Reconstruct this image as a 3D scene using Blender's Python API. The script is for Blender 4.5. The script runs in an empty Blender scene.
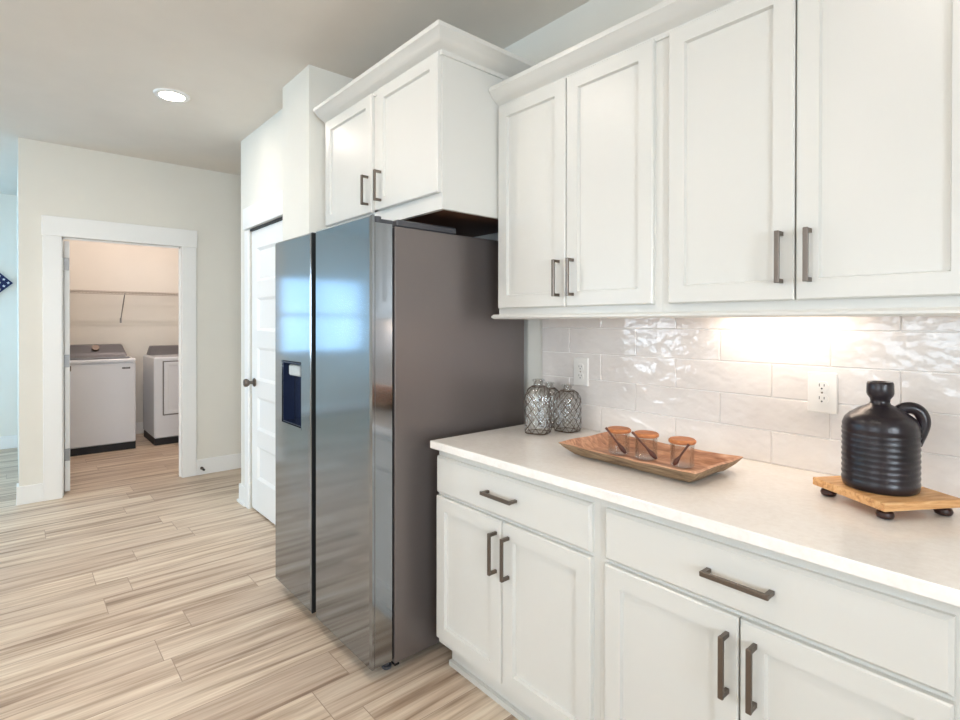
import bpy, math, random
from mathutils import Vector, Matrix
random.seed(7)
sc = bpy.context.scene
COL = sc.collection

# ------------------------------------------------------------------ camera
F_PX, SY = 537.144, -34.193
yaw, pitch, roll = math.radians(49.049), math.radians(-0.295), math.radians(0.071)
fw = Vector((-math.sin(yaw)*math.cos(pitch), math.cos(yaw)*math.cos(pitch), math.sin(pitch)))
rt = fw.cross(Vector((0, 0, 1))).normalized(); up = rt.cross(fw)
r2 = rt*math.cos(roll) + up*math.sin(roll); u2 = up*math.cos(roll) - rt*math.sin(roll)
cd = bpy.data.cameras.new('camera'); cam = bpy.data.objects.new('camera', cd); COL.objects.link(cam)
cd.sensor_fit = 'HORIZONTAL'; cd.sensor_width = 36; cd.lens = F_PX/960*36; cd.shift_y = SY/960
cd.clip_start = .05; cd.clip_end = 100
m = Matrix((r2, u2, -fw)).transposed().to_4x4(); m.translation = (1.712, -1.879, 1.374)
cam.matrix_world = m
sc.camera = cam

# ------------------------------------------------------------------ world, exposure, daylight
w = bpy.data.worlds.new('sky'); sc.world = w; w.use_nodes = True
w.node_tree.nodes['Background'].inputs['Color'].default_value = (.55, .78, 1, 1)
w.node_tree.nodes['Background'].inputs['Strength'].default_value = 1.6
sc.view_settings.view_transform = 'Standard'; sc.view_settings.look = 'None'
sc.view_settings.gamma = 1; sc.view_settings.use_curve_mapping = False
sc.view_settings.exposure = 0.11
sc.cycles.use_denoising = True
sc.cycles.max_bounces = 10; sc.cycles.diffuse_bounces = 6; sc.cycles.glossy_bounces = 4
sc.cycles.transparent_max_bounces = 12; sc.cycles.transmission_bounces = 6
sc.cycles.caustics_reflective = False; sc.cycles.caustics_refractive = False
sc.cycles.sample_clamp_indirect = 6

def area_light(name, loc, rot, sx, sy, watts, color):
    l = bpy.data.lights.new(name, 'AREA'); l.shape = 'RECTANGLE'; l.size = sx; l.size_y = sy
    l.energy = watts; l.color = color
    o = bpy.data.objects.new(name, l); o.location = loc; o.rotation_euler = rot; COL.objects.link(o)
    return o
XF = -6.07; YB = -5.5; XR = 4.0; ZC = 2.764; XL = -3.61
# daylight entering each window, standing just outside its opening
area_light('daylight_far_window', (XF-.25, -3.35, 1.5), (0, -math.pi/2, 0), 1.15, 1.7, 11, (.42, .72, 1))
area_light('added_daylight_side_room', (-5.1, YB-.25, 1.5), (math.pi/2, 0, 0), 1.1, 1.2, 150, (.28, .66, 1))  # unseen window light, added to turn the far wall blue
area_light('daylight_rear_window', (-3.0, YB-.25, 1.5), (math.pi/2, 0, 0), 1.5, 1.2, 60, (.88, .94, 1))
area_light('daylight_rear_window_wide', (1.0, YB-.25, 1.5), (math.pi/2, 0, 0), 2.1, 1.2, 56, (.88, .94, 1))
area_light('added_daylight_right', (XR+.25, -3.0, 1.5), (0, math.pi/2, 0), 1.2, 2.4, 210, (.90, .95, 1))  # added out-of-view daylight, brightens the laundry wall and fridge side

# ------------------------------------------------------------------ materials
def srgb(r, g, b):
    f = lambda c: (c/255/12.92) if c/255 <= .04045 else ((c/255+.055)/1.055)**2.4
    return (f(r), f(g), f(b), 1)
class NT:
    def __init__(s, name):
        s.m = bpy.data.materials.new(name); s.m.use_nodes = True; s.t = s.m.node_tree
        s.b = s.t.nodes['Principled BSDF']; s.out = s.t.nodes['Material Output']
    def n(s, typ, **kw):
        nd = s.t.nodes.new(typ)
        for k, v in kw.items():
            if hasattr(nd, k) and k not in ('inputs',): setattr(nd, k, v)
        return nd
    def l(s, a, b): s.t.links.new(a, b)
    def set(s, **kw):
        for k, v in kw.items(): s.b.inputs[k.replace('_', ' ')].default_value = v
    def coord(s, scale=(1, 1, 1), loc=(0, 0, 0), rot=(0, 0, 0)):
        tc = s.n('ShaderNodeTexCoord'); mp = s.n('ShaderNodeMapping')
        mp.inputs['Scale'].default_value = scale; mp.inputs['Location'].default_value = loc; mp.inputs['Rotation'].default_value = rot
        s.l(tc.outputs['Object'], mp.inputs['Vector']); return mp.outputs['Vector']
    def noise(s, vec, scale, detail=4, rough=.55, dist=0):
        n = s.n('ShaderNodeTexNoise'); n.inputs['Scale'].default_value = scale; n.inputs['Detail'].default_value = detail
        n.inputs['Roughness'].default_value = rough; n.inputs['Distortion'].default_value = dist
        s.l(vec, n.inputs['Vector']); return n
    def ramp(s, fac, stops):
        r = s.n('ShaderNodeValToRGB'); e = r.color_ramp.elements
        while len(e) < len(stops): e.new(.5)
        for x, (p, c) in zip(e, stops): x.position = p; x.color = c
        s.l(fac, r.inputs['Fac']); return r
    def bump(s, h, strength, dist=.002):
        b = s.n('ShaderNodeBump'); b.inputs['Strength'].default_value = strength; b.inputs['Distance'].default_value = dist
        s.l(h, b.inputs['Height']); s.l(b.outputs['Normal'], s.b.inputs['Normal']); return b
def plain(name, rgb, rough=.5, metal=0, bump=0, bscale=200, var=0, **kw):
    t = NT(name); t.set(Base_Color=srgb(*rgb), Roughness=rough, Metallic=metal, **kw)
    v = t.coord()
    if var:
        n = t.noise(v, 3)
        a = srgb(*[c*(1-var) for c in rgb]); b = srgb(*[min(255, c*(1+var)) for c in rgb])
        t.l(t.ramp(n.outputs['Fac'], [(.3, a), (.7, b)]).outputs['Color'], t.b.inputs['Base Color'])
    if bump:
        n = t.noise(v, bscale, 3); t.bump(n.outputs['Fac'], bump, .001)
    return t.m
M = {}
M['wall'] = plain('wall_paint', (231, 229, 221), .85, bump=.25, bscale=260, var=.006)
M['ceiling'] = plain('ceiling_paint', (226, 221, 213), .95, bump=.5, bscale=160, var=.01)
M['trim'] = plain('trim_paint', (240, 241, 240), .4, var=.004)
M['cabinet'] = plain('cabinet_paint', (214, 213, 208), .33, bump=.03, bscale=500, var=.004)
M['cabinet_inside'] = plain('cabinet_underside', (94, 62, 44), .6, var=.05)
M['quartz'] = None
t = NT('quartz'); v = t.coord(); n = t.noise(v, 60, 6, .7); n2 = t.noise(v, 3.5, 5, .6, 1.2)
mx = t.n('ShaderNodeMixRGB'); mx.blend_type = 'MULTIPLY'; mx.inputs['Fac'].default_value = .5
t.l(t.ramp(n.outputs['Fac'], [(.35, srgb(240, 236, 231)), (.6, srgb(246, 243, 239))]).outputs['Color'], mx.inputs['Color1'])
t.l(t.ramp(n2.outputs['Fac'], [(.4, srgb(245, 243, 241)), (.6, srgb(255, 255, 255))]).outputs['Color'], mx.inputs['Color2'])
t.l(mx.outputs['Color'], t.b.inputs['Base Color']); t.set(Roughness=.16); M['quartz'] = t.m
# glazed handmade tile
t = NT('glazed_tile'); v = t.coord(); n = t.noise(v, 4, 4)
t.l(t.ramp(n.outputs['Fac'], [(.3, srgb(226, 219, 214)), (.7, srgb(237, 232, 228))]).outputs['Color'], t.b.inputs['Base Color'])
v2 = t.coord(scale=(.8, 1, 1.25)); h = t.noise(v2, 17, 1.2, .4, .4); h2 = t.noise(v, 48, 1, .4, .2)
ad = t.n('ShaderNodeMath'); ad.operation = 'MULTIPLY_ADD'; ad.inputs[1].default_value = .28
t.l(h2.outputs['Fac'], ad.inputs[0]); t.l(h.outputs['Fac'], ad.inputs[2])
t.bump(ad.outputs[0], .6, .008); t.set(Roughness=.05); M['tile'] = t.m
M['grout'] = plain('grout', (246, 243, 240), .8, bump=.3)
# floor planks along y
t = NT('vinyl_plank'); tc = t.n('ShaderNodeTexCoord'); sep = t.n('ShaderNodeSeparateXYZ'); t.l(tc.outputs['Object'], sep.inputs[0])
cb = t.n('ShaderNodeCombineXYZ'); ax = t.n('ShaderNodeMath'); ax.operation = 'ADD'; ax.inputs[1].default_value = .012+.19*40
ay = t.n('ShaderNodeMath'); ay.operation = 'ADD'; ay.inputs[1].default_value = .76+1.22*20
t.l(sep.outputs['X'], ax.inputs[0])
dv = t.n('ShaderNodeMath'); dv.operation = 'DIVIDE'; dv.inputs[1].default_value = .19; t.l(ax.outputs[0], dv.inputs[0])
fl = t.n('ShaderNodeMath'); fl.operation = 'FLOOR'; t.l(dv.outputs[0], fl.inputs[0])
wn = t.n('ShaderNodeTexWhiteNoise'); wn.noise_dimensions = '1D'; t.l(fl.outputs[0], wn.inputs['W'])
ro = t.n('ShaderNodeMath'); ro.operation = 'MULTIPLY_ADD'; ro.inputs[1].default_value = 1.22; t.l(wn.outputs['Value'], ro.inputs[0]); t.l(sep.outputs['Y'], ro.inputs[2])
t.l(ro.outputs[0], ay.inputs[0]); t.l(ay.outputs[0], cb.inputs['X']); t.l(ax.outputs[0], cb.inputs['Y'])
br = t.n('ShaderNodeTexBrick'); br.offset = 0; br.offset_frequency = 2; br.squash = 1
for k, val in (('Scale', 1), ('Mortar Size', .0017), ('Mortar Smooth', .1), ('Bias', 0), ('Brick Width', 1.22), ('Row Height', .19)): br.inputs[k].default_value = val
br.inputs['Color1'].default_value = (0, 0, 0, 1); br.inputs['Color2'].default_value = (1, 1, 1, 1); br.inputs['Mortar'].default_value = (.5, .5, .5, 1)
t.l(cb.outputs[0], br.inputs['Vector'])
sc1 = t.n('ShaderNodeVectorMath'); sc1.operation = 'MULTIPLY'; sc1.inputs[1].default_value = (.75, 14, 1); t.l(cb.outputs[0], sc1.inputs[0])
of = t.n('ShaderNodeVectorMath'); of.operation = 'MULTIPLY_ADD'; of.inputs[1].default_value = (17, 9, 31); t.l(br.outputs['Color'], of.inputs[0]); t.l(sc1.outputs[0], of.inputs[2])
g1 = t.noise(of.outputs[0], 1.5, 4, .55, .5)
sc2 = t.n('ShaderNodeVectorMath'); sc2.operation = 'MULTIPLY'; sc2.inputs[1].default_value = (3.0, 70, 1); t.l(cb.outputs[0], sc2.inputs[0])
g2 = t.noise(sc2.outputs[0], 1.2, 4, .6)
c1 = t.ramp(g1.outputs['Fac'], [(.31, srgb(160, 139, 120)), (.41, srgb(202, 183, 163)), (.51, srgb(227, 212, 194)), (.66, srgb(241, 231, 215))])
c2 = t.ramp(g2.outputs['Fac'], [(.3, srgb(214, 206, 198)), (.65, srgb(255, 255, 255))])
mm = t.n('ShaderNodeMixRGB'); mm.blend_type = 'MULTIPLY'; mm.inputs['Fac'].default_value = .75
t.l(c1.outputs['Color'], mm.inputs['Color1']); t.l(c2.outputs['Color'], mm.inputs['Color2'])
c3 = t.ramp(br.outputs['Color'], [(0, srgb(228, 220, 214)), (1, srgb(255, 253, 249))])
m3 = t.n('ShaderNodeMixRGB'); m3.blend_type = 'MULTIPLY'; m3.inputs['Fac'].default_value = .9
t.l(mm.outputs['Color'], m3.inputs['Color1']); t.l(c3.outputs['Color'], m3.inputs['Color2'])
m4 = t.n('ShaderNodeMixRGB'); t.l(br.outputs['Fac'], m4.inputs['Fac']); t.l(m3.outputs['Color'], m4.inputs['Color1']); m4.inputs['Color2'].default_value = srgb(164, 141, 122)
t.l(m4.outputs['Color'], t.b.inputs['Base Color']); t.set(Roughness=.42)
inv = t.n('ShaderNodeMath'); inv.operation = 'SUBTRACT'; inv.inputs[0].default_value = 1; t.l(br.outputs['Fac'], inv.inputs[1]); t.bump(inv.outputs[0], .4, .002)
M['floor'] = t.m
# metals
t = NT('stainless_steel'); v = t.coord(scale=(300, 300, 2)); n = t.noise(v, 3, 3)
t.set(Base_Color=srgb(160, 165, 171), Metallic=1, Roughness=.22)
rr = t.n('ShaderNodeMapRange'); rr.inputs['To Min'].default_value = .07; rr.inputs['To Max'].default_value = .14; t.l(n.outputs['Fac'], rr.inputs['Value']); t.l(rr.outputs['Result'], t.b.inputs['Roughness'])
M['steel'] = t.m
M['fridge_side'] = plain('fridge_side_paint', (120, 112, 109), .34, .5, bump=.15, bscale=600)
M['dark_plastic'] = plain('dark_plastic', (22, 23, 30), .3)
M['gap_black'] = plain('black_gasket', (12, 12, 14), .6)
M['grey_plastic'] = plain('grey_plastic', (74, 74, 78), .5)
M['dispenser'] = plain('dispenser_lining', (34, 44, 70), .25, .3)
M['nickel'] = plain('brushed_nickel', (122, 112, 104), .38, 1)
M['hinge'] = plain('satin_hinge', (150, 150, 150), .4, .8)
M['appliance'] = plain('white_enamel', (222, 228, 236), .22)
M['console'] = plain('grey_console', (104, 104, 108), .4, .1)
M['lid_glass'] = plain('tinted_lid', (120, 124, 130), .12, .1)
M['black'] = plain('black_plinth', (14, 14, 20), .5)
M['wire_white'] = plain('white_coated_wire', (196, 190, 182), .4)
M['outlet'] = plain('outlet_plastic', (240, 237, 232), .3)
M['slot'] = plain('outlet_slot', (40, 38, 36), .6)
M['navy'] = plain('navy_cloth', (20, 32, 78), .8, var=.05)
M['star'] = plain('white_cloth', (226, 232, 240), .8)
M['blind'] = plain('blind_slat', (236, 238, 240), .5)
M['netting'] = plain('dark_wire', (92, 74, 62), .4, .6)
M['jug'] = None
t = NT('jug_glaze'); v = t.coord(); n = t.noise(v, 14, 5, .6)
t.l(t.ramp(n.outputs['Fac'], [(.3, srgb(20, 16, 22)), (.6, srgb(38, 31, 37)), (.8, srgb(64, 50, 46))]).outputs['Color'], t.b.inputs['Base Color'])
n3 = t.noise(v, 180, 3); t.bump(n3.outputs['Fac'], .25, .001); t.set(Roughness=.28); M['jug'] = t.m
def wood(name, stops, scale=(3, 30, 30), rough=.5, dist=1.2):
    t = NT(name); v = t.coord(scale=scale); n = t.noise(v, 1.6, 6, .6, dist)
    t.l(t.ramp(n.outputs['Fac'], stops).outputs['Color'], t.b.inputs['Base Color']); t.set(Roughness=rough)
    t.bump(n.outputs['Fac'], .2, .002); return t.m
M['board'] = wood('ash_board', [(.3, srgb(176, 116, 68)), (.48, srgb(216, 162, 106)), (.7, srgb(236, 194, 142))], (45, 5, 45))
M['tray'] = wood('carved_tray_wood', [(.28, srgb(138, 94, 72)), (.45, srgb(182, 132, 102)), (.6, srgb(208, 160, 128)), (.75, srgb(224, 186, 158))], (5, 30, 30))
M['tray_out'] = wood('worn_tray_wood', [(.28, srgb(88, 66, 48)), (.5, srgb(142, 116, 88)), (.75, srgb(178, 152, 122))], (5, 30, 30), .7)
M['lid_wood'] = wood('lid_wood', [(.3, srgb(150, 84, 46)), (.6, srgb(204, 132, 80)), (.8, srgb(220, 156, 106))], (10, 60, 60))
M['dark_wood'] = wood('dark_spoon_wood', [(.3, srgb(66, 34, 24)), (.7, srgb(108, 60, 44))], (20, 20, 20))
M['foot_wood'] = wood('dark_foot_wood', [(.3, srgb(34, 16, 14)), (.7, srgb(62, 32, 26))], (20, 20, 20), .35)
def glass(name, tint, glossy=.9, dens=.06, bump=0, mx_=.6):
    t = NT(name); t.t.nodes.remove(t.b)
    tr = t.n('ShaderNodeBsdfTransparent'); tr.inputs['Color'].default_value = tint
    gl = t.n('ShaderNodeBsdfGlossy'); gl.inputs['Roughness'].default_value = .03; gl.inputs['Color'].default_value = (glossy,)*3+(1,)
    lw = t.n('ShaderNodeLayerWeight'); lw.inputs['Blend'].default_value = .35
    mp = t.n('ShaderNodeMapRange'); mp.inputs['To Min'].default_value = dens; mp.inputs['To Max'].default_value = mx_
    t.l(lw.outputs['Fresnel'], mp.inputs['Value'])
    if bump:
        b = t.n('ShaderNodeBump'); b.inputs['Strength'].default_value = bump; b.inputs['Distance'].default_value = .004
        n = t.noise(t.coord(), 60, 3); t.l(n.outputs['Fac'], b.inputs['Height']); t.l(b.outputs['Normal'], gl.inputs['Normal']); t.l(b.outputs['Normal'], lw.inputs['Normal'])
    mx = t.n('ShaderNodeMixShader'); t.l(mp.outputs['Result'], mx.inputs[0]); t.l(tr.outputs[0], mx.inputs[1]); t.l(gl.outputs[0], mx.inputs[2]); t.l(mx.outputs[0], t.out.inputs['Surface'])
    return t.m
M['jar_glass'] = glass('clear_jar_glass', (.98, .98, .975, 1), dens=.06, mx_=.5)
M['bottle_glass'] = glass('smoky_bottle_glass', (.95, .96, .955, 1), dens=.17, bump=.9, mx_=.5)
M['pane'] = glass('window_glass', (.95, .98, 1, 1), dens=.02)
def emit(name, col, s):
    t = NT(name); t.set(Base_Color=(.9, .9, .9, 1)); t.b.inputs['Emission Color'].default_value = col; t.b.inputs['Emission Strength'].default_value = s; return t.m
M['lamp_glow'] = emit('lamp_diffuser', (1, .86, .72, 1), 9)
M['led_glow'] = emit('led_diffuser', (1, .82, .66, 1), 3)

# ------------------------------------------------------------------ mesh tools
def XZ(u, d, z): return (u, d, z)                 # a panel facing -y
def YZ(X): return lambda u, d, z: (X-d, u, z)     # a panel facing +x at x = X
class MB:
    def __init__(s): s.v = []; s.f = []
    def add(s, vs, fs):
        o = len(s.v); s.v += [tuple(a) for a in vs]; s.f += [tuple(i+o for i in f) for f in fs]; return s
    def box(s, x0, x1, y0, y1, z0, z1):
        vs = [(x, y, z) for x in (x0, x1) for y in (y0, y1) for z in (z0, z1)]
        return s.add(vs, [(0, 1, 3, 2), (4, 6, 7, 5), (0, 4, 5, 1), (2, 3, 7, 6), (0, 2, 6, 4), (1, 5, 7, 3)])
    def cbox(s, x0, x1, y0, y1, z0, z1, c=.003):  # chamfered box
        vs = []; X = (x0, x1); Y = (y0, y1); Z = (z0, z1); idx = {}
        for i in (0, 1):
            for j in (0, 1):
                for k in (0, 1):
                    for a in range(3):
                        p = [X[i], Y[j], Z[k]]
                        for b, q in enumerate((i, j, k)):
                            if b != a: p[b] += c if q == 0 else -c
                        idx[i, j, k, a] = len(vs); vs.append(p)
        # vertex (.., a) lies on the face whose normal is along a
        fs = []
        for a in range(3):
            o = [b for b in range(3) if b != a]
            for q in (0, 1):
                ring = []
                for (p1, p2) in ((0, 0), (1, 0), (1, 1), (0, 1)):
                    k = [0, 0, 0]; k[a] = q; k[o[0]] = p1; k[o[1]] = p2; ring.append(idx[(*k, a)])
                fs.append(tuple(ring))
        for a in range(3):           # edges along axis a
            o = [b for b in range(3) if b != a]
            for p1 in (0, 1):
                for p2 in (0, 1):
                    k0 = [0, 0, 0]; k0[o[0]] = p1; k0[o[1]] = p2; k1 = list(k0); k1[a] = 1
                    fs.append((idx[(*k0, o[0])], idx[(*k1, o[0])], idx[(*k1, o[1])], idx[(*k0, o[1])]))
        for i in (0, 1):
            for j in (0, 1):
                for k in (0, 1): fs.append((idx[i, j, k, 0], idx[i, j, k, 1], idx[i, j, k, 2]))
        return s.add(vs, fs)
    def slab(s, u0, u1, z0, z1, d0, d1, rec=(), ec=.003, mp=XZ):
        """door or drawer front: front at depth d0, back at d1; rec = list of (u0,u1,z0,z1,depth,slope)"""
        us = sorted({u0+ec, u1-ec, *[a for r in rec for a in r[0:2]]}); zs = sorted({z0+ec, z1-ec, *[a for r in rec for a in r[2:4]]})
        def q(ps): s.add([mp(*p) for p in ps], [tuple(range(len(ps)))])
        for i in range(len(us)-1):
            for j in range(len(zs)-1):
                a, b, c, d = us[i], us[i+1], zs[j], zs[j+1]; hit = None
                for r in rec:
                    if r[0] <= a+1e-6 and b-1e-6 <= r[1] and r[2] <= c+1e-6 and d-1e-6 <= r[3]: hit = r
                if not hit: q([(a, d0, c), (b, d0, c), (b, d0, d), (a, d0, d)]); continue
                dp, sl = hit[4], hit[5]; e = d0+dp
                A, B, C_, D = a+sl, b-sl, c+sl, d-sl
                q([(A, e, C_), (B, e, C_), (B, e, D), (A, e, D)])
                q([(a, d0, c), (b, d0, c), (B, e, C_), (A, e, C_)]); q([(b, d0, c), (b, d0, d), (B, e, D), (B, e, C_)])
                q([(b, d0, d), (a, d0, d), (A, e, D), (B, e, D)]); q([(a, d0, d), (a, d0, c), (A, e, C_), (A, e, D)])
        i0, i1, j0, j1 = u0+ec, u1-ec, z0+ec, z1-ec; h = d0+ec
        q([(i0, d0, j0), (u0, h, z0), (u1, h, z0), (i1, d0, j0)]); q([(i1, d0, j0), (u1, h, z0), (u1, h, z1), (i1, d0, j1)])
        q([(i1, d0, j1), (u1, h, z1), (u0, h, z1), (i0, d0, j1)]); q([(i0, d0, j1), (u0, h, z1), (u0, h, z0), (i0, d0, j0)])
        q([(u0, h, z0), (u0, d1, z0), (u1, d1, z0), (u1, h, z0)]); q([(u1, h, z0), (u1, d1, z0), (u1, d1, z1), (u1, h, z1)])
        q([(u1, h, z1), (u1, d1, z1), (u0, d1, z1), (u0, h, z1)]); q([(u0, h, z1), (u0, d1, z1), (u0, d1, z0), (u0, h, z0)])
        q([(u0, d1, z0), (u0, d1, z1), (u1, d1, z1), (u1, d1, z0)])
        return s
    def tube(s, pts, r, n=8, closed=False, sq=None):
        pts = [Vector(p) for p in pts]; N = len(pts); rs = r if isinstance(r, (list, tuple)) else [r]*N
        rings = []; prev = None
        for i, p in enumerate(pts):
            if closed: d = pts[(i+1) % N]-pts[i-1]
            else: d = pts[min(i+1, N-1)]-pts[max(i-1, 0)]
            d.normalize()
            if prev is None: nrm = d.orthogonal().normalized()
            else:
                nrm = prev-d*prev.dot(d)
                nrm = nrm.normalized() if nrm.length > 1e-6 else d.orthogonal().normalized()
            prev = nrm; b = d.cross(nrm)
            ring = []
            for k in range(n):
                a = 2*math.pi*k/n
                ring.append(p+(nrm*math.cos(a)+b*math.sin(a)*(sq or 1))*rs[i])
            rings.append(ring)
        vs = [v for r_ in rings for v in r_]; fs = []
        for i in range(N if closed else N-1):
            j = (i+1) % N
            for k in range(n): fs.append((i*n+k, i*n+(k+1) % n, j*n+(k+1) % n, j*n+k))
        if not closed: fs += [tuple(range(n))[::-1], tuple((N-1)*n+k for k in range(n))]
        return s.add(vs, fs)
    def lathe(s, prof, c=(0, 0, 0), n=32, shape=None):
        fs = []; vs = []
        for r, z in prof:
            for k in range(n):
                a = 2*math.pi*k/n; q = shape(a, r, z) if shape else r
                vs.append((c[0]+q*math.cos(a), c[1]+q*math.sin(a), c[2]+z))
        for i in range(len(prof)-1):
            for k in range(n): fs.append((i*n+k, i*n+(k+1) % n, (i+1)*n+(k+1) % n, (i+1)*n+k))
        if prof[0][0] > 1e-6: fs.append(tuple(range(n))[::-1])
        if prof[-1][0] > 1e-6: fs.append(tuple((len(prof)-1)*n+k for k in range(n)))
        return s.add(vs, fs)
    def extrude(s, poly, path):
        """poly points mapped by each station of path: list of functions p -> xyz"""
        n = len(poly); vs = [g(p) for g in path for p in poly]; fs = []
        for i in range(len(path)-1):
            for k in range(n): fs.append((i*n+k, i*n+(k+1) % n, (i+1)*n+(k+1) % n, (i+1)*n+k))
        fs += [tuple(range(n))[::-1], tuple((len(path)-1)*n+k for k in range(n))]
        return s.add(vs, fs)
    def build(s, name, mat, parent=None, smooth=False, bevel=0, origin=None):
        off = Vector((0, 0, 0))
        q = parent
        while q is not None: off += q.location; q = q.parent
        if origin is not None and parent is None: off = Vector(origin)
        me = bpy.data.meshes.new(name); me.from_pydata([tuple(Vector(v)-off) for v in s.v], [], s.f)
        import bmesh
        bm = bmesh.new(); bm.from_mesh(me); bmesh.ops.remove_doubles(bm, verts=bm.verts, dist=1e-5); bmesh.ops.recalc_face_normals(bm, faces=bm.faces); bm.to_mesh(me); bm.free()
        me.materials.append(mat)
        o = bpy.data.objects.new(name, me); COL.objects.link(o)
        if parent is not None: o.parent = parent
        elif origin is not None: o.location = origin
        if smooth:
            for p in me.polygons: p.use_smooth = True
            if smooth != 'all':
                try: me.set_sharp_from_angle(angle=math.radians(38))
                except Exception: pass
        if bevel:
            b = o.modifiers.new('bevel', 'BEVEL'); b.width = bevel; b.segments = 2; b.limit_method = 'ANGLE'; b.angle_limit = math.radians(40)
        return o
def tag(o, label=None, cat=None, group=None, kind=None):
    if label: o['label'] = label
    if cat: o['category'] = cat
    if group: o['group'] = group
    if kind: o['kind'] = kind
    return o
def thing(name, loc, label, cat, group=None):
    o = bpy.data.objects.new(name, None); o.empty_display_size = .1; o.location = loc; COL.objects.link(o)
    return tag(o, label, cat, group)
def struct(o, label, cat): return tag(o, label, cat, kind='structure')
def kids(o): return [c for c in bpy.data.objects if c.parent == o]
def copy_tree(o, parent=None):
    c = o.copy(); COL.objects.link(c); c.parent = parent
    for ch in kids(o): copy_tree(ch, c)
    return c

# ------------------------------------------------------------------ the room
struct(MB().box(XF, XR, YB, 1.2, -.08, 0).build('floor', M['floor']), 'pale brown wood-look plank floor running through the rooms', 'floor')
struct(MB().box(XF, XR, YB, 1.2, ZC, ZC+.1).build('ceiling', M['ceiling']), 'flat off-white ceiling above the kitchen', 'ceiling')
struct(MB().box(-1.08, XR, 0, .12, 0, ZC).build('wall_back', M['wall']), 'off-white wall behind the cabinets and refrigerator', 'wall')
struct(MB().box(-1.458, -1.08, -.676, .12, 0, ZC).build('wall_stub', M['wall']), 'off-white wall projection beside the refrigerator cabinet', 'wall')
PY, P0 = -.561, -2.606
DX0, DX1, DZ = -2.385, -1.62, 2.05
b = MB().box(P0, DX0-.012, PY, PY+.12, 0, ZC).box(DX1+.012, -1.458, PY, PY+.12, 0, ZC).box(DX0-.012, DX1+.012, PY, PY+.12, DZ+.012, ZC)
b.box(P0, P0+.12, PY+.12, 1.2, 0, ZC).box(DX0-.1, DX1+.1, PY+.3, PY+.32, 0, ZC)
struct(b.build('wall_pantry', M['wall']), 'off-white wall around the closed pantry door', 'wall')
L0, L1, L2 = -1.852, -1.594, -.757; LZ = 2.045
b = MB().box(XL-.12, XL, L0, L1-.015, 0, ZC).box(XL-.12, XL, L2+.015, 1.2, 0, ZC).box(XL-.12, XL, L1-.015, L2+.015, LZ+.015, ZC)
struct(b.build('wall_left', M['wall']), 'off-white wall around the laundry doorway', 'wall')
struct(MB().box(XF, XL-.12, L0, L1-.025, 0, ZC).box(XF, XL-.12, .35, .47, 0, ZC).build('wall_laundry', M['wall']), 'side walls of the laundry room', 'wall')  # partition thickened so the gap behind the open door stays dark
WY0, WY1, WZ0, WZ1 = -4.15, -2.55, .9, 2.08
b = MB().box(XF-.14, XF, WY1, 1.2, 0, ZC).box(XF-.14, XF, YB, WY0, 0, ZC).box(XF-.14, XF, WY0, WY1, 0, WZ0).box(XF-.14, XF, WY0, WY1, WZ1, ZC)
struct(b.build('wall_far', M['wall']), 'far wall of the blue-lit room and the laundry', 'wall')
RW = [(-5.7, -4.5), (-3.8, -2.2), (-.05, 2.05)]  # leftmost opening is added, for blue daylight in the side room
b = MB(); xs = [XF]+[a for r in RW for a in r]+[XR]
for k in range(0, len(xs), 2): b.box(xs[k], xs[k+1], YB-.14, YB, 0, ZC)
for x0, x1 in RW: b.box(x0, x1, YB-.14, YB, 0, WZ0).box(x0, x1, YB-.14, YB, WZ1, ZC)
struct(b.build('wall_rear', M['wall']), 'wall with windows behind the photographer', 'wall')
b = MB().box(XR, XR+.14, YB, -4.3, 0, ZC).box(XR, XR+.14, -1.7, 1.2, 0, ZC).box(XR, XR+.14, -4.3, -1.7, 0, WZ0).box(XR, XR+.14, -4.3, -1.7, WZ1, ZC)
struct(b.build('wall_right', M['wall']), 'right end wall of the kitchen', 'wall')
struct(MB().box(P0+.12, XR, 1.2, 1.3, 0, ZC).box(XL-.12, P0+.12, 1.2, 1.3, 0, ZC).build('wall_hall', M['wall']), 'end wall of the short hall', 'wall')

def window(n, mp, u0, u1):
    t = thing('window_%d' % n, mp((u0+u1)/2, .07, WZ0), 'white framed window with blinds', 'window'); t['kind'] = 'structure'
    def bx(mb, a, b_, d0, d1, z0, z1):
        p, q = mp(a, d0, z0), mp(b_, d1, z1); mb.box(min(p[0], q[0]), max(p[0], q[0]), min(p[1], q[1]), max(p[1], q[1]), z0, z1)
    fr = MB(); mid = (u0+u1)/2
    for a, b_ in ((u0, u0+.05), (u1-.05, u1), (mid-.03, mid+.03)): bx(fr, a, b_, .04, .09, WZ0, WZ1)
    for a, b_ in ((WZ0, WZ0+.05), (WZ1-.05, WZ1), (1.47, 1.51)): bx(fr, u0, u1, .04, .09, a, b_)
    fr.build('window_frame', M['trim'], t)
    pn = MB(); bx(pn, u0+.05, u1-.05, .062, .068, WZ0+.05, WZ1-.05); pn.build('window_pane', M['pane'], t)
    bl = MB(); z = WZ0+.12
    while z < WZ1-.06:
        bx(bl, u0+.02, u1-.02, .0, .035, z, z+.004); z += .045
    bx(bl, u0+.01, u1-.01, .0, .04, WZ1-.05, WZ1-.005); bl.build('blind', M['blind'], t)
    sl = MB(); bx(sl, u0-.05, u1+.05, -.04, .04, WZ0-.025, WZ0); sl.build('window_sill', M['trim'], t)
window(1, lambda u, d, z: (XF-d, u, z), WY0, WY1)
for k, (x0, x1) in enumerate(RW): window(2+k, lambda u, d, z: (u, YB-d, z), x0, x1)
window(5, lambda u, d, z: (XR+d, u, z), -4.3, -1.7)  # unseen window, added to let light reach the laundry wall

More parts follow.
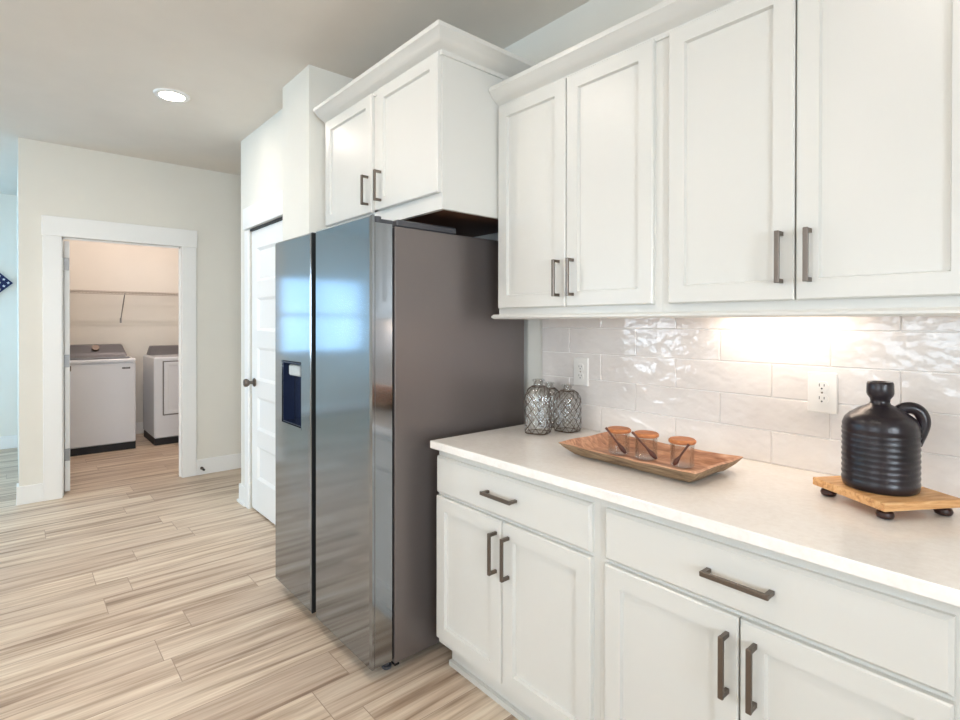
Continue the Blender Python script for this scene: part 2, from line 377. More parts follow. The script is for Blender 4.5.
# baseboards
BH, BT = .14, .015
def base(name, label, x0, x1, y0, y1):
    b = MB().box(x0, x1, y0, y1, 0, BH); struct(b.build(name, M['trim'], bevel=.004), label, 'baseboard')
C0, C1 = -1.712, -.642
b = MB().box(XL, XL+BT, L0-BT, C0, 0, BH).box(XL-.12, XL, L0-BT, L0, 0, BH).box(XL, XL+BT, C1, 1.2, 0, BH)
struct(b.build('baseboard_left', M['trim'], bevel=.004), 'white baseboard beside the laundry doorway', 'baseboard')
b = MB().box(P0-BT, -2.47, PY-BT, PY, 0, BH).box(P0-BT, P0, PY, 1.2, 0, BH).box(P0-BT-.012, -2.47, PY-BT-.012, PY-BT, 0, .02).box(P0-BT-.012, P0-BT, PY-BT, 1.2, 0, .02)
struct(b.build('baseboard_pantry', M['trim'], bevel=.004), 'white baseboard at the pantry wall corner', 'baseboard')
base('baseboard_far', 'white baseboard along the far blue-lit wall', XF, XF+BT, YB, L0, )
base('baseboard_laundry', 'white baseboard behind the washer and dryer', XF, XF+BT, L1-.025, .35)
base('baseboard_stub', 'white baseboard around the wall projection', -1.458, -1.08+BT, -.676-BT, -.676)

# laundry doorway: casing and jamb
b = MB().cbox(XL, XL+.018, C0, L1, 0, LZ, .003).cbox(XL, XL+.018, L2, C1, 0, LZ, .003).cbox(XL, XL+.026, C0-.006, C1+.006, LZ, 2.197, .003)
struct(b.build('trim_1', M['trim']), 'white casing around the laundry doorway', 'door casing')
b = MB().box(XL-.125, XL+.004, L1-.018, L1, 0, LZ+.018).box(XL-.125, XL+.004, L2, L2+.018, 0, LZ+.018).box(XL-.125, XL+.004, L1, L2, LZ, LZ+.018)
b.box(XL-.06, XL-.045, L1, L1+.012, 0, LZ).box(XL-.06, XL-.045, L2-.012, L2, 0, LZ).box(XL-.06, XL-.045, L1, L2, LZ-.012, LZ)
struct(b.build('trim_2', M['trim']), 'white jamb lining the laundry doorway', 'door jamb')
# laundry door swung open into the laundry room
dx = XL-.135
t = thing('door_1', (dx, L1+.03, 0), 'white laundry door standing open with three hinges on its edge', 'door'); t['kind'] = 'structure'
mpd = lambda u, d, z: (dx-.8+u, L1+.022+.035-d, z)
b = MB(); rec = [(.1, .70, .25+.355*k, .25+.355*k+.28, .006, .012) for k in range(5)]
b.slab(0, .8, .012, 2.03, 0, .035, rec, .002, mp=mpd)
b.build('door_panel', M['trim'], t)
for z in (.307, 1.064, 1.845):
    h = MB().cbox(dx, dx+.004, L1+.016, L1+.054, z-.05, z+.05, .001).tube([(dx+.008, L1+.012, z-.05), (dx+.008, L1+.012, z+.05)], .007, 10)
    h.build('hinge', M['hinge'], t)
MB().tube([(dx-.74, L1+.057, .95), (dx-.74, L1+.085, .95)], .01, 12).tube([(dx-.74, L1+.085, .95), (dx-.74, L1+.11, .95)], [.02, .026], 16).build('door_knob', M['nickel'], t)

# pantry door and casing
b = MB().cbox(-2.47, DX0-.006, PY-.018, PY, 0, DZ+.006).cbox(DX1+.006, -1.54, PY-.018, PY, 0, DZ+.006).cbox(-2.485, -1.525, PY-.026, PY, DZ+.014, 2.221)
struct(b.build('trim_3', M['trim']), 'white casing around the pantry door', 'door casing')
t = thing('door_2', ((DX0+DX1)/2, PY+.02, 0), 'closed white five-panel pantry door with round knob', 'door'); t['kind'] = 'structure'
rec = []; zz = .16
for k in range(5):
    rec.append((DX0+.11, DX1-.11, .242+.3575*k, .242+.3575*k+.240, .014, .02))
b = MB().slab(DX0, DX1, .012, DZ-.005, PY+.008, PY+.043, rec, .002, mp=XZ)
b.build('door_panel', M['trim'], t)
k = MB().lathe([(.03, 0), (.032, .004), (.028, .01), (.012, .014), (.011, .035), (.02, .042), (.029, .055), (.03, .066), (.024, .076), (0.0, .08)], n=24)
kv = [(DX0+.065+x, PY+.008-z, .94+y) for x, y, z in k.v]; k.v = kv
k.build('door_knob', M['nickel'], t, smooth=True)
# dark strip painting the shade in the head gap between door and casing
struct(MB().box(DX0, DX1, PY-.004, PY+.03, DZ-.004, DZ+.012).build('head_gap_shade', M['slot']), 'dark strip painted as the shadow gap above the pantry door', 'shade strip')

# doorstop on the baseboard
t = thing('door_stop', (XL+BT, -.6, .06), 'small metal door stop on the baseboard right of the laundry doorway', 'door stop')
MB().tube([(XL+BT, -.6, .06), (XL+BT+.06, -.6, .06)], .006, 10).tube([(XL+BT, -.6, .06), (XL+BT+.006, -.6, .06)], .014, 12).build('stem', M['nickel'], t)
MB().tube([(XL+BT+.06, -.6, .06), (XL+BT+.075, -.6, .06)], .01, 12).build('rubber_tip', M['slot'], t)

# ------------------------------------------------------------------ recessed ceiling lamps
def downlight(x, y, label, watts, color=(1, .90, .80)):
    t = thing('recessed_ceiling_light', (x, y, ZC), label, 'ceiling light', 'recessed ceiling lights')
    b = MB().lathe([(.068, -.002), (.07, -.010), (.095, -.008), (.1, 0)], (x, y, ZC), 40); b.f = [f for f in b.f if len(f) == 4]
    b.build('trim_ring', M['trim'], t, smooth=True)
    MB().lathe([(0, -.004), (.069, -.004)], (x, y, ZC), 40).build('diffuser', M['lamp_glow'], t)
    l = bpy.data.lights.new('lamp', 'AREA'); l.shape = 'DISK'; l.size = .13; l.energy = watts; l.color = color
    o = bpy.data.objects.new('lamp', l); o.location = (x, y, ZC-.013); COL.objects.link(o); return t
downlight(-2.005, -1.146, 'round glowing recessed light in the ceiling before the laundry wall', 3.2)
downlight(-.3, -1.5, 'added unseen recessed light in front of the refrigerator', 7)  # unseen downlights from here to the laundry lamp, added as room fill
downlight(1.3, -1.5, 'added unseen recessed light over the aisle beside the counter', 5)
downlight(-2.0, -3.6, 'added unseen recessed light over the room behind', 14)
downlight(.3, -3.6, 'added unseen recessed light over the kitchen middle', 12)
downlight(2.5, -3.4, 'added unseen recessed light near the right end wall', 12)
# laundry lamp
t = thing('flush_ceiling_lamp', (-4.85, -.8, ZC), 'round flush lamp on the laundry ceiling', 'ceiling light')
MB().lathe([(.1, 0), (.1, -.02), (0, -.02)], (-4.85, -.8, ZC), 32).build('base', M['trim'], t)
MB().lathe([(.09, -.02), (.095, -.03), (.07, -.04), (0, -.044)], (-4.85, -.8, ZC), 32).build('shade', M['lamp_glow'], t, smooth=True)
l = bpy.data.lights.new('laundry_lamp', 'POINT'); l.energy = 29; l.color = (1, .82, .77); l.shadow_soft_size = .018
o = bpy.data.objects.new('laundry_lamp', l); o.location = (-4.85, -.8, ZC-.068); COL.objects.link(o)

# ------------------------------------------------------------------ backsplash: real tiles over grout
TX1 = 1.62
rows = [(.915, 1.0225), (1.0225, 1.1325), (1.1325, 1.2425), (1.2425, 1.3525), (1.3525, 1.41)]
grout = MB().box(0.0, TX1, -.006, 0, .915, 1.41)
tl = MB()
for r, (z0, z1) in enumerate(rows):
    off = .167 if r % 2 == 1 else 0.0
    e = [0.0]; x = off if off > 0 else .3375
    while x < TX1: e.append(x); x += .3375
    e.append(TX1)
    for a, b_ in zip(e[:-1], e[1:]):
        if b_-a < .01: continue
        tl.cbox(a+.0013, b_-.0013, -.0105, -.002, z0+.0013, z1-.0013, .0018)
g = grout.build('wall_backsplash', M['grout']); struct(g, 'glossy off-white subway tile backsplash', 'backsplash')
tl.build('tiles', M['tile'], g)

# ------------------------------------------------------------------ cabinets
def bar_pull(parent, x, z, y, length, vertical):
    """square bar pull standing off the door face at y"""
    b = MB(); so = .028; h = length/2
    if vertical:
        b.cbox(x-.0062, x+.0062, y-so-.009, y-so, z-h, z+h, .0015)
        for s in (-1, 1):
            zc = z+s*(h-.006); b.box(x-.0045, x+.0045, y-so-.001, y, zc-.0055, zc+.0055)
    else:
        b.cbox(x-h, x+h, y-so-.009, y-so, z-.0062, z+.0062, .0015)
        for s in (-1, 1):
            xc = x+s*(h-.006); b.box(xc-.0055, xc+.0055, y-so-.001, y, z-.0045, z+.0045)
    o = b.build('handle', M['nickel'], parent); tag(o, 'brushed nickel bar handle'); return o
def shaker(parent, x0, x1, z0, z1, yf, yb, st=.053):
    b = MB(); b.slab(x0, x1, z0, z1, yf, yb, [(x0+st, x1-st, z0+st, z1-st, .012, .0035)], .004)
    return b.build('door', M['cabinet'], parent)
def drawer(parent, x0, x1, z0, z1, yf, yb):
    b = MB(); b.slab(x0, x1, z0, z1, yf, yb, [], .0075)
    return b.build('drawer', M['cabinet'], parent)
YD, YFF = -.630, -.611
def base_cabinet(x0, x1, d0, dm, d1, label, dw, hw):
    t = thing('base_cabinet', ((x0+x1)/2, -.3, 0), label, 'cabinet', 'base cabinets under the worktop')
    MB().box(x0+.0002, x1-.0002, YFF+.02, -.001, .115, .884).build('carcass', M['cabinet'], t)
    ff = MB(); ff.box(x0+.0002, d0+.012, YFF, YFF+.02, .115, .884).box(d1-.012, x1-.0002, YFF, YFF+.02, .115, .884)
    ff.box(d0+.012, d1-.012, YFF, YFF+.02, .845, .884).box(d0+.012, d1-.012, YFF, YFF+.02, .69, .722).box(d0+.012, d1-.012, YFF, YFF+.02, .115, .15)
    ff.build('face_frame', M['cabinet'], t)
    MB().box(x0+.0002, x1-.0002, -.545, -.530, 0, .116).box(x0+.0002, x1-.0002, -.562, -.545, 0, .020).build('toe_kick', M['cabinet'], t)
    dr = drawer(t, d0, d1, .712, .854, YD, YFF); bar_pull(dr, dw, .787, YD, hw, False)
    g = .0021
    dl = shaker(t, d0, dm-g, .142, .699, YD, YFF); bar_pull(dl, dm-.026, .588, YD, .143, True)
    d2 = shaker(t, dm+g, d1, .142, .699, YD, YFF); bar_pull(d2, dm+.036, .588, YD, .143, True)
    return t
base_cabinet(.006, .781, .011, .384, .757, 'white base cabinet next to the refrigerator, one drawer above two doors', .386, .148)
base_cabinet(.781, 1.575, .805, 1.176, 1.547, 'white base cabinet below the dark jug, farther from the refrigerator', 1.176, .153)
# worktop
wt = MB().cbox(0, TX1, -.653, -.0005, .885, .915, .003).build('worktop', M['quartz'], origin=(.8, -.33, .885))
for i, vtx in enumerate(wt.data.vertices): pass
tag(wt, 'white quartz worktop running over both base cabinets', 'worktop')

YU, YUF = -.326, -.307
def wall_cabinet(x0, x1, d0, dm, d1, z0, z1, dz0, dz1, yd, yf, label, hz, group, gap=.0042):
    t = thing('wall_cabinet', ((x0+x1)/2, yf/2, z0), label, 'cabinet', group)
    c = MB().box(x0+.0002, x1-.0002, yf+.02, -.001, z0+.022, z1).box(x0+.0002, x0+.017, yf+.02, -.001, z0, z0+.022).box(x1-.017, x1-.0002, yf+.02, -.001, z0, z0+.022)
    c.build('carcass', M['cabinet'], t)
    ff = MB(); ff.box(x0+.0002, d0+.012, yf, yf+.02, z0, z1).box(d1-.012, x1-.0002, yf, yf+.02, z0, z1).box(d0+.012, d1-.012, yf, yf+.02, z0, dz0+.012).box(d0+.012, d1-.012, yf, yf+.02, dz1-.012, z1)
    ff.build('face_frame', M['cabinet'], t)
    g = gap/2
    if gap > .02: ff_ = MB().box(dm-g-.01, dm+g+.01, yf, yf+.02, dz0, dz1).build('center_stile', M['cabinet'], t)
    dl = shaker(t, d0, dm-g, dz0, dz1, yd, yf); bar_pull(dl, dm-gap/2-.030, hz, yd, .138, True)
    d2 = shaker(t, dm+g, d1, dz0, dz1, yd, yf); bar_pull(d2, dm+gap/2+.034, hz, yd, .138, True)
    return t
wall_cabinet(.026, .795, .036, .407, .768, 1.41, 2.30, 1.436, 2.290, YU, YUF, 'white two-door wall cabinet above the wire-wrapped bottles', 1.543, 'wall cabinets over the counter')
wall_cabinet(.795, 1.575, .822, 1.186, 1.552, 1.41, 2.30, 1.436, 2.290, YU, YUF, 'white two-door wall cabinet above the dark jug and the lit tiles', 1.55, 'wall cabinets over the counter')
# cabinet over the refrigerator
fc = wall_cabinet(-1.0, .0255, -.982, -.470, .018, 1.822, 2.45, 1.886, 2.436, -.630, -.611, 'deep white two-door cabinet hung over the refrigerator', 1.99, None, .052)
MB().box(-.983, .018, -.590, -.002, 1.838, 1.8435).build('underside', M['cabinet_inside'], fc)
# crown moulding profile: (outward, up)
CR = [(0, -.012), (.006, -.012), (.008, .004), (.016, .010), (.028, .016), (.045, .030), (.056, .046), (.062, .050), (.064, .066), (0, .066)]
def crown_front(name, x0, x1, y, z, parent, mat, k=1.0, ret=None, ws=(0,)):
    b = MB()
    if ret is None: b.extrude(CR, [lambda p, X=x0: (X, y-p[0]*k, z+p[1]), lambda p, X=x1: (X, y-p[0]*k, z+p[1])])
    else: b.extrude(CR, [lambda p: (x0, y-p[0]*k, z+p[1]), lambda p: (x1+p[0]*k, y-p[0]*k, z+p[1]), lambda p: (x1+p[0]*k, ret, z+p[1])])
    return b
cf = crown_front('crown', -1.0, .0255, -.611, 2.434, None, None, 1.2, ret=-.002).build('crown_molding', M['cabinet'], fc, smooth=True)
cm = crown_front('crown', .027, 1.575, -.307, 2.295, None, None).build('crown_molding', M['cabinet'], smooth=True, origin=(.8, -.34, 2.30))
tag(cm, 'white crown molding along the top of the counter wall cabinets', 'molding')
LR = [(-.016, .0), (.012, 0), (.019, .006), (.019, .012), (.012, .019), (-.016, .019)]
b = MB().extrude(LR, [lambda p: (.028-p[0], -.003, 1.391+p[1]), lambda p: (.028-p[0], -.318-p[0], 1.391+p[1]), lambda p: (1.575, -.318-p[0], 1.391+p[1])])
tag(b.build('light_rail', M['cabinet'], smooth=True, origin=(.8, -.32, 1.391)), 'thin white light rail under the counter wall cabinets', 'molding')
# under-cabinet lamp
t = thing('under_cabinet_light', (1.05, -.07, 1.431), 'slim light bar under the wall cabinet above the bright tiles', 'light')
MB().cbox(.84, 1.24, -.10, -.05, 1.419, 1.431, .003).build('housing', M['trim'], t)
MB().box(.85, 1.23, -.096, -.054, 1.4165, 1.419).build('diffuser', M['led_glow'], t)
area_light('under_cabinet_lamp', (1.04, -.075, 1.415), (0, 0, 0), .34, .03, .95, (1, .80, .64))

# ------------------------------------------------------------------ refrigerator
GX0, GM, GX1 = -1.078, -.611, -.093; GY = -.861
t = thing('refrigerator', ((GX0+GX1)/2, -.45, 0), 'stainless side-by-side refrigerator with dark sides and an in-door water dispenser', 'refrigerator')
MB().cbox(GX0+.003, GX1, -.753, -.03, .035, 1.752, .003).build('body', M['fridge_side'], t)
MB().box(GX0+.02, GX1-.012, -.762, -.753, .05, 1.745).build('gasket', M['gap_black'], t)
d1x0, d1x1, d2x0 = GX0, GM-.024, GM+.024
# left door with a dispenser recess
b = MB().slab(d1x0, d1x1, .05, 1.786, GY, -.762, [(-.983, -.741, .876, 1.188, .075, .004)], .008)
ld = b.build('door', M['steel'], t)
rd = MB().slab(d2x0, GX1, .05, 1.786, GY, GY+.018, [], .008).cbox(d2x0, GX1-.0005, GY+.018, -.762, .05, 1.758, .003).build('door', M['steel'], t)
MB().box(d1x1+.0005, d1x1+.008, GY+.003, -.768, .052, 1.782).box(d2x0-.008, d2x0-.0005, GY+.012, -.768, .052, 1.755).box(d1x1+.008, d2x0-.008, GY+.05, -.768, .052, 1.755).build('handle_channel', M['gap_black'], t)
dp = MB().box(-.9785, -.7455, GY+.06, GY+.0745, .880, 1.184).box(-.9785, -.972, GY+.004, GY+.06, .881, 1.183).box(-.752, -.7455, GY+.004, GY+.06, .881, 1.183).box(-.972, -.752, GY+.004, GY+.06, 1.176, 1.183).box(-.972, -.752, GY+.004, GY+.06, .881, .886).build('dispenser', M['dispenser'], ld)
MB().cbox(-.925, -.80, GY+.012, GY+.05, 1.115, 1.168, .006).build('dispenser_spout', plain('dispenser_spout_plastic', (190, 196, 196), .3), ld)
MB().box(-.983, -.741, GY-.001, GY+.003, .868, .878).build('dispenser_lip', M['steel'], ld)
# top hinge covers, feet and toe grille
for x0, x1 in ((-.205, -.098), (GX0+.005, GX0+.112)):
    MB().cbox(x0, x1, -.74, -.44, 1.7525, 1.782, .006).build('hinge_cover', M['grey_plastic'], t)
    xa = x1-.03 if x0 > -.5 else x0+.03
    zt_ = 1.7585 if x0 > -.5 else 1.7865
    if x0 < -.5: continue
    MB().cbox(xa-.02, xa+.02, -.83, -.752, zt_, zt_+.018, .003).tube([(xa+(.008 if x0 > -.5 else -.008), -.818, zt_), (xa+(.008 if x0 > -.5 else -.008), -.818, zt_+.026)], .017, 14).build('hinge', M['grey_plastic'], t)
MB().box(GX0+.02, GX1-.02, -.74, -.72, .012, .035).build('toe_grille', M['gap_black'], t)
for x in (GX0+.05, GX1-.05):
    for y in (-.76, -.1): MB().lathe([(.016, 0), (.02, .004), (.02, .012), (.01, .014), (.01, .05)], (x, y, 0), 16).build('foot', M['grey_plastic'], t)

# ------------------------------------------------------------------ power outlets
def outlet(xc, zc, label):
    t = thing('power_outlet', (xc, -.0105, zc), label, 'outlet', 'power outlets on the backsplash')
    MB().cbox(xc-.0405, xc+.0405, -.0165, -.0106, zc-.062, zc+.062, .003).build('cover_plate', M['outlet'], t)
    for s in (-1, 1):
        z = zc+s*.0195; b = MB()
        pts = []
        for k in range(32):
            a = 2*math.pi*k/32; x_ = .0175*math.cos(a); z_ = .0175*math.sin(a); z_ = max(-.0145, min(.0145, z_)); pts.append((x_, z_))
        b.extrude(pts, [lambda p: (xc+p[0], -.0166, z+p[1]), lambda p: (xc+p[0], -.0195, z+p[1])])
        r = b.build('receptacle', M['outlet'], t)
        sl = MB().box(xc-.0075, xc-.0055, -.0199, -.0196, z-.001, z+.008).box(xc+.0055, xc+.0075, -.0199, -.0196, z+.000, z+.007)
        sl.tube([(xc, -.0196, z-.007), (xc, -.0199, z-.007)], .0026, 10); sl.build('slots', M['slot'], r)
    MB().tube([(xc, -.0165, zc), (xc, -.0178, zc)], .003, 10).build('screw', M['nickel'], t)
outlet(1.159, 1.163, 'white double power outlet on the tiles left of the dark jug')
outlet(.234, 1.163, 'white double power outlet on the tiles behind the glass bottles')

# ------------------------------------------------------------------ wire-wrapped bottles
def bottle(x, y, h, hw, rot, label):
    z0 = .9155
    t = thing('glass_bottle', (x, y, z0), label, 'bottle', 'glass bottles wrapped in dark wire')
    n = 40
    def shape(a, r, z):
        # rounded square towards the middle, round at the neck
        k = max(0, min(1, (r-.022)/(hw-.022)))
        e = 2+3.2*k; c, s_ = abs(math.cos(a-rot)), abs(math.sin(a-rot))
        return r/((c**e+s_**e)**(1/e))
    nh = h
    prof = [(0, .003), (hw*.72, .0), (hw*.92, .004), (hw, .016), (hw, h*.66), (hw*.97, h*.73), (hw*.86, h*.80), (hw*.66, h*.85), (.024, h*.875), (.020, h*.89), (.0195, h*.955), (.025, h*.967), (.026, h*.99), (.020, h), (.0155, h*.995), (.015, h*.86), (hw*.6, h*.80)]
    MB().lathe(prof[:-1], (x, y, z0), n, shape).build('glass_body', M['bottle_glass'], t, smooth='all')
    def surf(a, z):
        r = prof[2][0]
        for (r0, q0), (r1, q1) in zip(prof[1:9], prof[2:10]):
            if q0 <= z <= q1: r = r0+(r1-r0)*((z-q0)/(q1-q0+1e-9))
        q = shape(a, r, z)+.0012; return (x+q*math.cos(a), y+q*math.sin(a), z0+z)
    nb = MB(); K = 9; ztop = h*.868; rowsn = 8
    for dr in (1, -1):
        for k in range(K):
            pts = []
            for i in range(37):
                f = i/36; a = 2*math.pi*k/K+dr*f*2*math.pi*rowsn/K/2; pts.append(surf(a, .006+f*(ztop-.006)))
            nb.tube(pts, .0011, 5)
    for z in (.006, ztop): nb.tube([surf(2*math.pi*i/40, z) for i in range(40)], .0022, 6, closed=True)
    tag(nb.build('wire_netting', M['netting'], t, smooth='all'), 'dark wire netting')
bottle(.186, -.234, .226, .047, .35, 'tallest wire-wrapped glass bottle, nearest the worktop edge')
bottle(.115, -.087, .197, .046, .9, 'short wire-wrapped glass bottle mostly hidden behind the tallest one')
bottle(.239, -.110, .200, .046, .1, 'wire-wrapped glass bottle standing right below the power outlet by the tiles')

# ------------------------------------------------------------------ wooden tray with jars
tc_ = (.7425, -.3225)
t = thing('wooden_tray', (*tc_, .9155), 'carved rectangular wooden tray with flared sides holding three jars', 'tray')
def ring(hx, hy, z, lift=0, rr=0.006, n=8):
    ang = math.radians(-1.7); out = []
    P = [(-hx, -hy), (hx, -hy), (hx, hy), (-hx, hy)]
    for i in range(4):
        a, b_ = P[i], P[(i+1) % 4]
        for k in range(n):
            f = k/n; x_ = a[0]+(b_[0]-a[0])*f; y_ = a[1]+(b_[1]-a[1])*f
            wob = .0015*math.sin(x_*60+y_*37)
            zz = z+lift*(abs(x_)/hx)**3+wob
            out.append((tc_[0]+x_*math.cos(ang)-y_*math.sin(ang), tc_[1]+x_*math.sin(ang)+y_*math.cos(ang), zz))
    return out
def rings(rs, cap0=True, cap1=True):
    b = MB(); n = len(rs[0]); fs = []
    for i in range(len(rs)-1):
        for k in range(n): fs.append((i*n+k, i*n+(k+1) % n, (i+1)*n+(k+1) % n, (i+1)*n+k))
    if cap0: fs.append(tuple(range(n))[::-1])
    if cap1: fs.append(tuple((len(rs)-1)*n+k for k in range(n)))
    return b.add([p for r in rs for p in r], fs)
OUT = [ring(.195, .085, .9165), ring(.212, .100, .921), ring(.236, .124, .940, .002), ring(.252, .142, .958, .004)]
INN = [ring(.252, .142, .9582, .004), ring(.244, .135, .961, .004), ring(.226, .118, .945, .002), ring(.203, .097, .9305), ring(.18, .08, .9275)]
rings(OUT, True, False).build('outer_shell', M['tray_out'], t)
rings(INN, False, True).build('inner_bowl', M['tray'], t)
def jar(x, y, label):
    z0 = .9305; t = thing('spice_jar', (x, y, z0), label, 'jar', 'spice jars in the tray'); h = .070; r = .036
    MB().lathe([(0, .002), (r-.004, 0), (r, .004), (r, h), (r-.0025, h), (r-.0025, .006), (0, .006)], (x, y, z0), 36).build('glass_body', M['jar_glass'], t, smooth=True)
    MB().lathe([(0, h+.001), (r+.002, h+.001), (r+.005, h+.004), (r+.005, h+.010), (r+.001, h+.014), (0, h+.014)], (x, y, z0), 36).build('lid', M['lid_wood'], t, smooth=True)
    return t
RD = Vector((math.cos(yaw), math.sin(yaw), 0)); TO = Vector((math.sin(yaw), -math.cos(yaw), 0))
def spoon(x, y, u0, v0, u1, v1, label):
    """handle top at (u0,v0) and bowl at (u1,v1), in metres right/up of the jar foot, leaning on the jar's near side"""
    z0 = .9335; c = Vector((x, y, z0))
    T = Vector((.50, -.866, 0)); S = Vector((.866, .50, 0))
    a = c+T*.0435+S*u0+Vector((0, 0, v0)); e = c+T*.050+S*u1+Vector((0, 0, v1))
    pts = [a.lerp(e, k/10) for k in range(11)]
    rs = [.0042, .0036, .0032, .0032, .0032, .0032, .0036, .0055, .0078, .0074, .004]
    o = MB().tube(pts, rs, 10).build('wooden_spoon', M['dark_wood'], smooth=True, origin=tuple(e)); tag(o, label, 'spoon', 'dark spoons leaning on the jars')
JX = [(.634, -.312), (.735, -.306), (.862, -.306)]
jar(*JX[0], 'lidded glass jar at the refrigerator end of the wooden tray')
jar(*JX[1], 'middle one of the three lidded glass jars in the tray')
jar(*JX[2], 'lidded glass jar at the jug end of the wooden tray, apart from the others')
spoon(*JX[0], -.040, .088, .026, .008, 'dark wooden spoon leaning on the jar nearest the refrigerator')
spoon(*JX[1], -.042, .088, .034, .008, 'dark wooden spoon leaning on the middle jar')
spoon(*JX[2], .018, .074, -.026, .009, 'dark wooden spoon leaning the other way, on the jar nearest the jug')

# ------------------------------------------------------------------ footed board and jug
bc = Vector((1.3555, -.218, .9155)); ang = math.atan2(-.117, .185)
t = thing('footed_board', tuple(bc), 'square light wood riser board on dark bun feet, under the jug', 'riser board'); t.rotation_euler = (0, 0, ang)
def local(b, name, mat, parent, **k):
    for i, vv in enumerate(b.v): b.v[i] = tuple(Vector(vv)+bc)
    return b.build(name, mat, parent, **k)
local(MB().cbox(-.1095, .1095, -.107, .107, .024, .044, .002), 'board', M['board'], t)
for sx in (-1, 1):
    for sy in (-1, 1):
        local(MB().lathe([(.010, 0), (.0165, .003), (.019, .009), (.0165, .016), (.010, .020), (.009, .0235)], (sx*.084, sy*.080, 0), 24), 'foot', M['foot_wood'], t, smooth=True)
JC = Vector((1.350, -.224, .9600))
t = thing('stoneware_jug', tuple(JC), 'dark glazed stoneware jug with ridged body and loop handle, on the wooden riser', 'jug')
prof = [(0, .001), (.074, 0), (.079, .004), (.081, .012)]
z = .02
while z < .135:
    prof += [(.0818, z), (.0808, z+.004), (.0794, z+.0075)]; z += .0142
prof += [(.0822, .144), (.080, .152), (.081, .158), (.076, .172), (.0735, .176), (.064, .186), (.060, .188), (.046, .199), (.030, .207), (.0225, .211), (.0205, .216), (.0215, .224), (.0270, .232), (.0290, .238), (.0285, .262), (.0265, .267), (.018, .267), (.016, .262), (0, .262)]
MB().lathe(prof, tuple(JC), 56).build('body', M['jug'], t, smooth='all')
HD = Vector((.90, .38, 0)).normalized()
hp = [(.030, .190), (.038, .204), (.050, .214), (.066, .217), (.081, .211), (.090, .197), (.092, .180), (.087, .160), (.080, .142), (.074, .126)]
def smooth_path(P, k=5):
    out = []
    for i in range(len(P)-1):
        p0, p1, p2, p3 = P[max(i-1, 0)], P[i], P[i+1], P[min(i+2, len(P)-1)]
        for j in range(k):
            f = j/k; out.append(tuple(.5*((2*b1)+(-a1+c1)*f+(2*a1-5*b1+4*c1-d1)*f*f+(-a1+3*b1-3*c1+d1)*f**3) for a1, b1, c1, d1 in zip(p0, p1, p2, p3)))
    return out+[P[-1]]
pts = [JC+HD*a*.95+Vector((0, 0, b_-.012)) for a, b_ in smooth_path(hp)]
MB().tube(pts, [.0145]*(len(pts)-1)+[.012], 18).build('handle', M['jug'], t, smooth='all')

# ------------------------------------------------------------------ laundry
t = thing('washing_machine', (-5.5, -1.215, 0), 'white top-load washing machine with black plinth and grey rear console', 'washing machine')
WX, Wy0, Wy1 = -5.19, -1.56, -.872
MB().cbox(-5.87, WX, Wy0, Wy1, .075, .945, .012).build('cabinet', M['appliance'], t)
MB().box(-5.85, WX+.002, Wy0+.004, Wy1-.004, .0, .075).build('plinth', M['black'], t)
MB().cbox(-5.87, WX+.012, Wy0, Wy1, .9455, .985, .010).build('top_panel', M['appliance'], t)
ld = MB().cbox(-5.68, WX-.03, Wy0+.05, Wy1-.05, .9855, 1.005, .008).build('lid', M['lid_glass'], t)
cp = MB(); poly = [(-5.88, .986), (-5.69, .986), (-5.72, 1.03), (-5.80, 1.115), (-5.88, 1.125)]
cp.extrude(poly, [lambda p: (p[0], Wy0+.01, p[1]), lambda p: (p[0], Wy1-.01-(p[1]-.986)*.3, p[1])]); con = cp.build('console', M['console'], t, bevel=.008)
kn = MB().tube([(-5.765, -1.18, 1.07), (-5.735, -1.18, 1.095)], .036, 24); kn.build('dial', M['nickel'], con)
MB().box(WX, WX+.002, -1.0, -.925, .875, .893).build('badge', M['black'], t)
lg = MB(); yy = -.996
for wd in (.010, .008, .010, .007, .009, .008):
    lg.box(WX+.002, WX+.003, yy, yy+wd*.28, .879, .889).box(WX+.002, WX+.003, yy, yy+wd*.8, .8865, .889); yy += .0115
lg.build('lettering', M['appliance'], kids(t)[-1])
t = thing('clothes_dryer', (-5.55, -.355, 0), 'white front-door clothes dryer with grey console beside the washing machine', 'dryer')
Dy0, Dy1 = -.70, -.02
MB().cbox(-5.87, WX, Dy0, Dy1, .075, .985, .014).build('cabinet', M['appliance'], t)
MB().box(-5.85, WX+.002, Dy0+.004, Dy1-.004, 0, .075).build('plinth', M['black'], t)
b = MB().slab(Dy0+.095, Dy1-.09, .34, .93, 0, .018, [(Dy0+.13, Dy1-.12, .375, .895, .006, .012)], .008, mp=YZ(WX+.019)); b.build('door', M['appliance'], t, bevel=.004)
MB().cbox(WX+.0005, WX+.006, Dy0+.083, Dy1-.078, .328, .942, .002).build('door_seal', M['console'], t)
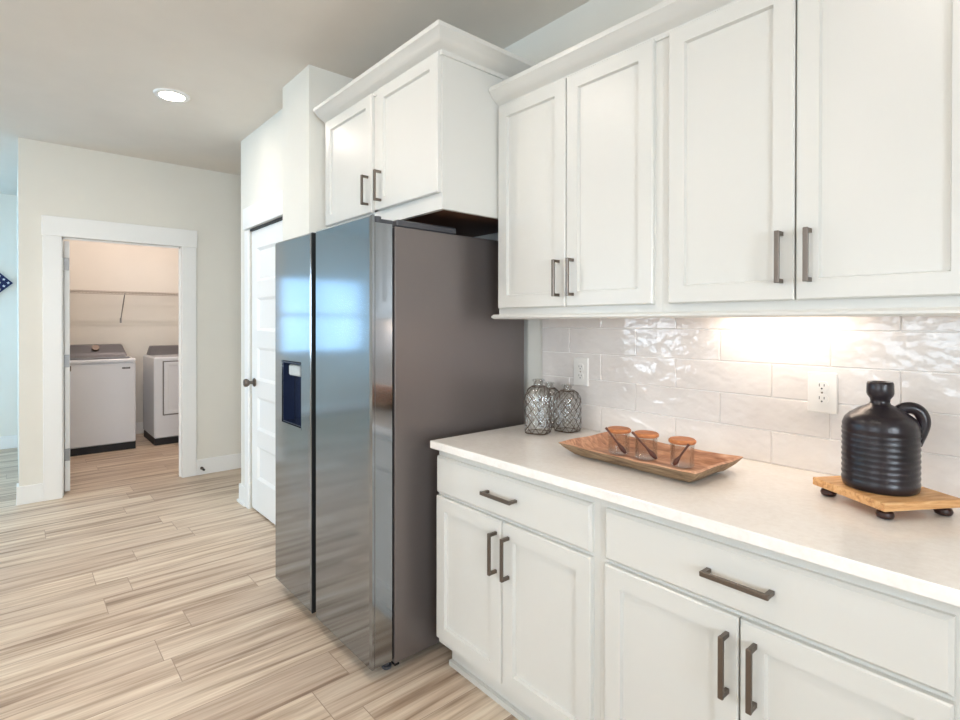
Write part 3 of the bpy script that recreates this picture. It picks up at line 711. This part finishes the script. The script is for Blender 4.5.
cp = MB(); cp.extrude([(p[0], .986+(p[1]-.986)*.78) for p in poly], [lambda p: (p[0], Dy0+.035+(p[1]-.986)*.3, p[1]), lambda p: (p[0], Dy1-.01, p[1])]); con = cp.build('console', M['console'], t, bevel=.008)
MB().tube([(-5.765, -.2, 1.07), (-5.735, -.2, 1.095)], .036, 24).build('dial', M['nickel'], con)
# wire shelf
t = thing('wire_shelf', (XF+.16, -.75, 1.735), 'white wire shelf on the laundry wall above the washer and dryer', 'shelf')
sh = MB(); y0, y1 = L1-.02, .34; xb, xf_ = XF+.006, -5.74
for x_, z_, r_ in ((xb+.004, 1.735, .0035), (xf_, 1.735, .004), (xf_, 1.705, .004), ((xb+xf_)/2, 1.731, .003)): sh.tube([(x_, y0, z_), (x_, y1, z_)], r_*1.5, 6)
y_ = y0+.01
while y_ < y1: sh.tube([(xb, y_, 1.7395), (xf_, y_, 1.7395), (xf_, y_, 1.703)], .0035, 4); y_ += .034
sh.build('wire_deck', M['wire_white'], t)
for y_ in (-1.55, -.90, .2):
    MB().tube([(xf_, y_, 1.712), (XF+.002, y_, 1.40)], .006, 8).box(XF, XF+.004, y_-.01, y_+.01, 1.37, 1.43).build('brace', M['hinge'], t)

# ------------------------------------------------------------------ star panel in the far room
fx = XF+.001; cy_, cz_ = -2.14, 1.803; H = .255
t = thing('star_panel', (fx, cy_, cz_), 'navy square with white stars hung cornerwise on the blue-lit far wall', 'wall decoration')
b = MB().extrude([(-H, 0), (0, -H), (H, 0), (0, H)], [lambda p: (fx, cy_+p[0], cz_+p[1]), lambda p: (fx+.025, cy_+p[0], cz_+p[1])]); pb = b.build('panel', M['navy'], t)
st = MB()
for i in range(-3, 4):
    for j in range(-3, 4):
        u, v_ = (i+j)*.036, (i-j)*.036
        pts = [(u+math.cos(math.pi/2+math.pi*k/5)*(.016 if k % 2 == 0 else .0065), v_+math.sin(math.pi/2+math.pi*k/5)*(.016 if k % 2 == 0 else .0065)) for k in range(10)]
        if abs(u)+abs(v_) < H-.03: st.extrude(pts, [lambda p: (fx+.0255, cy_+p[0], cz_+p[1]), lambda p: (fx+.027, cy_+p[0], cz_+p[1])])
st.build('stars', M['star'], pb)
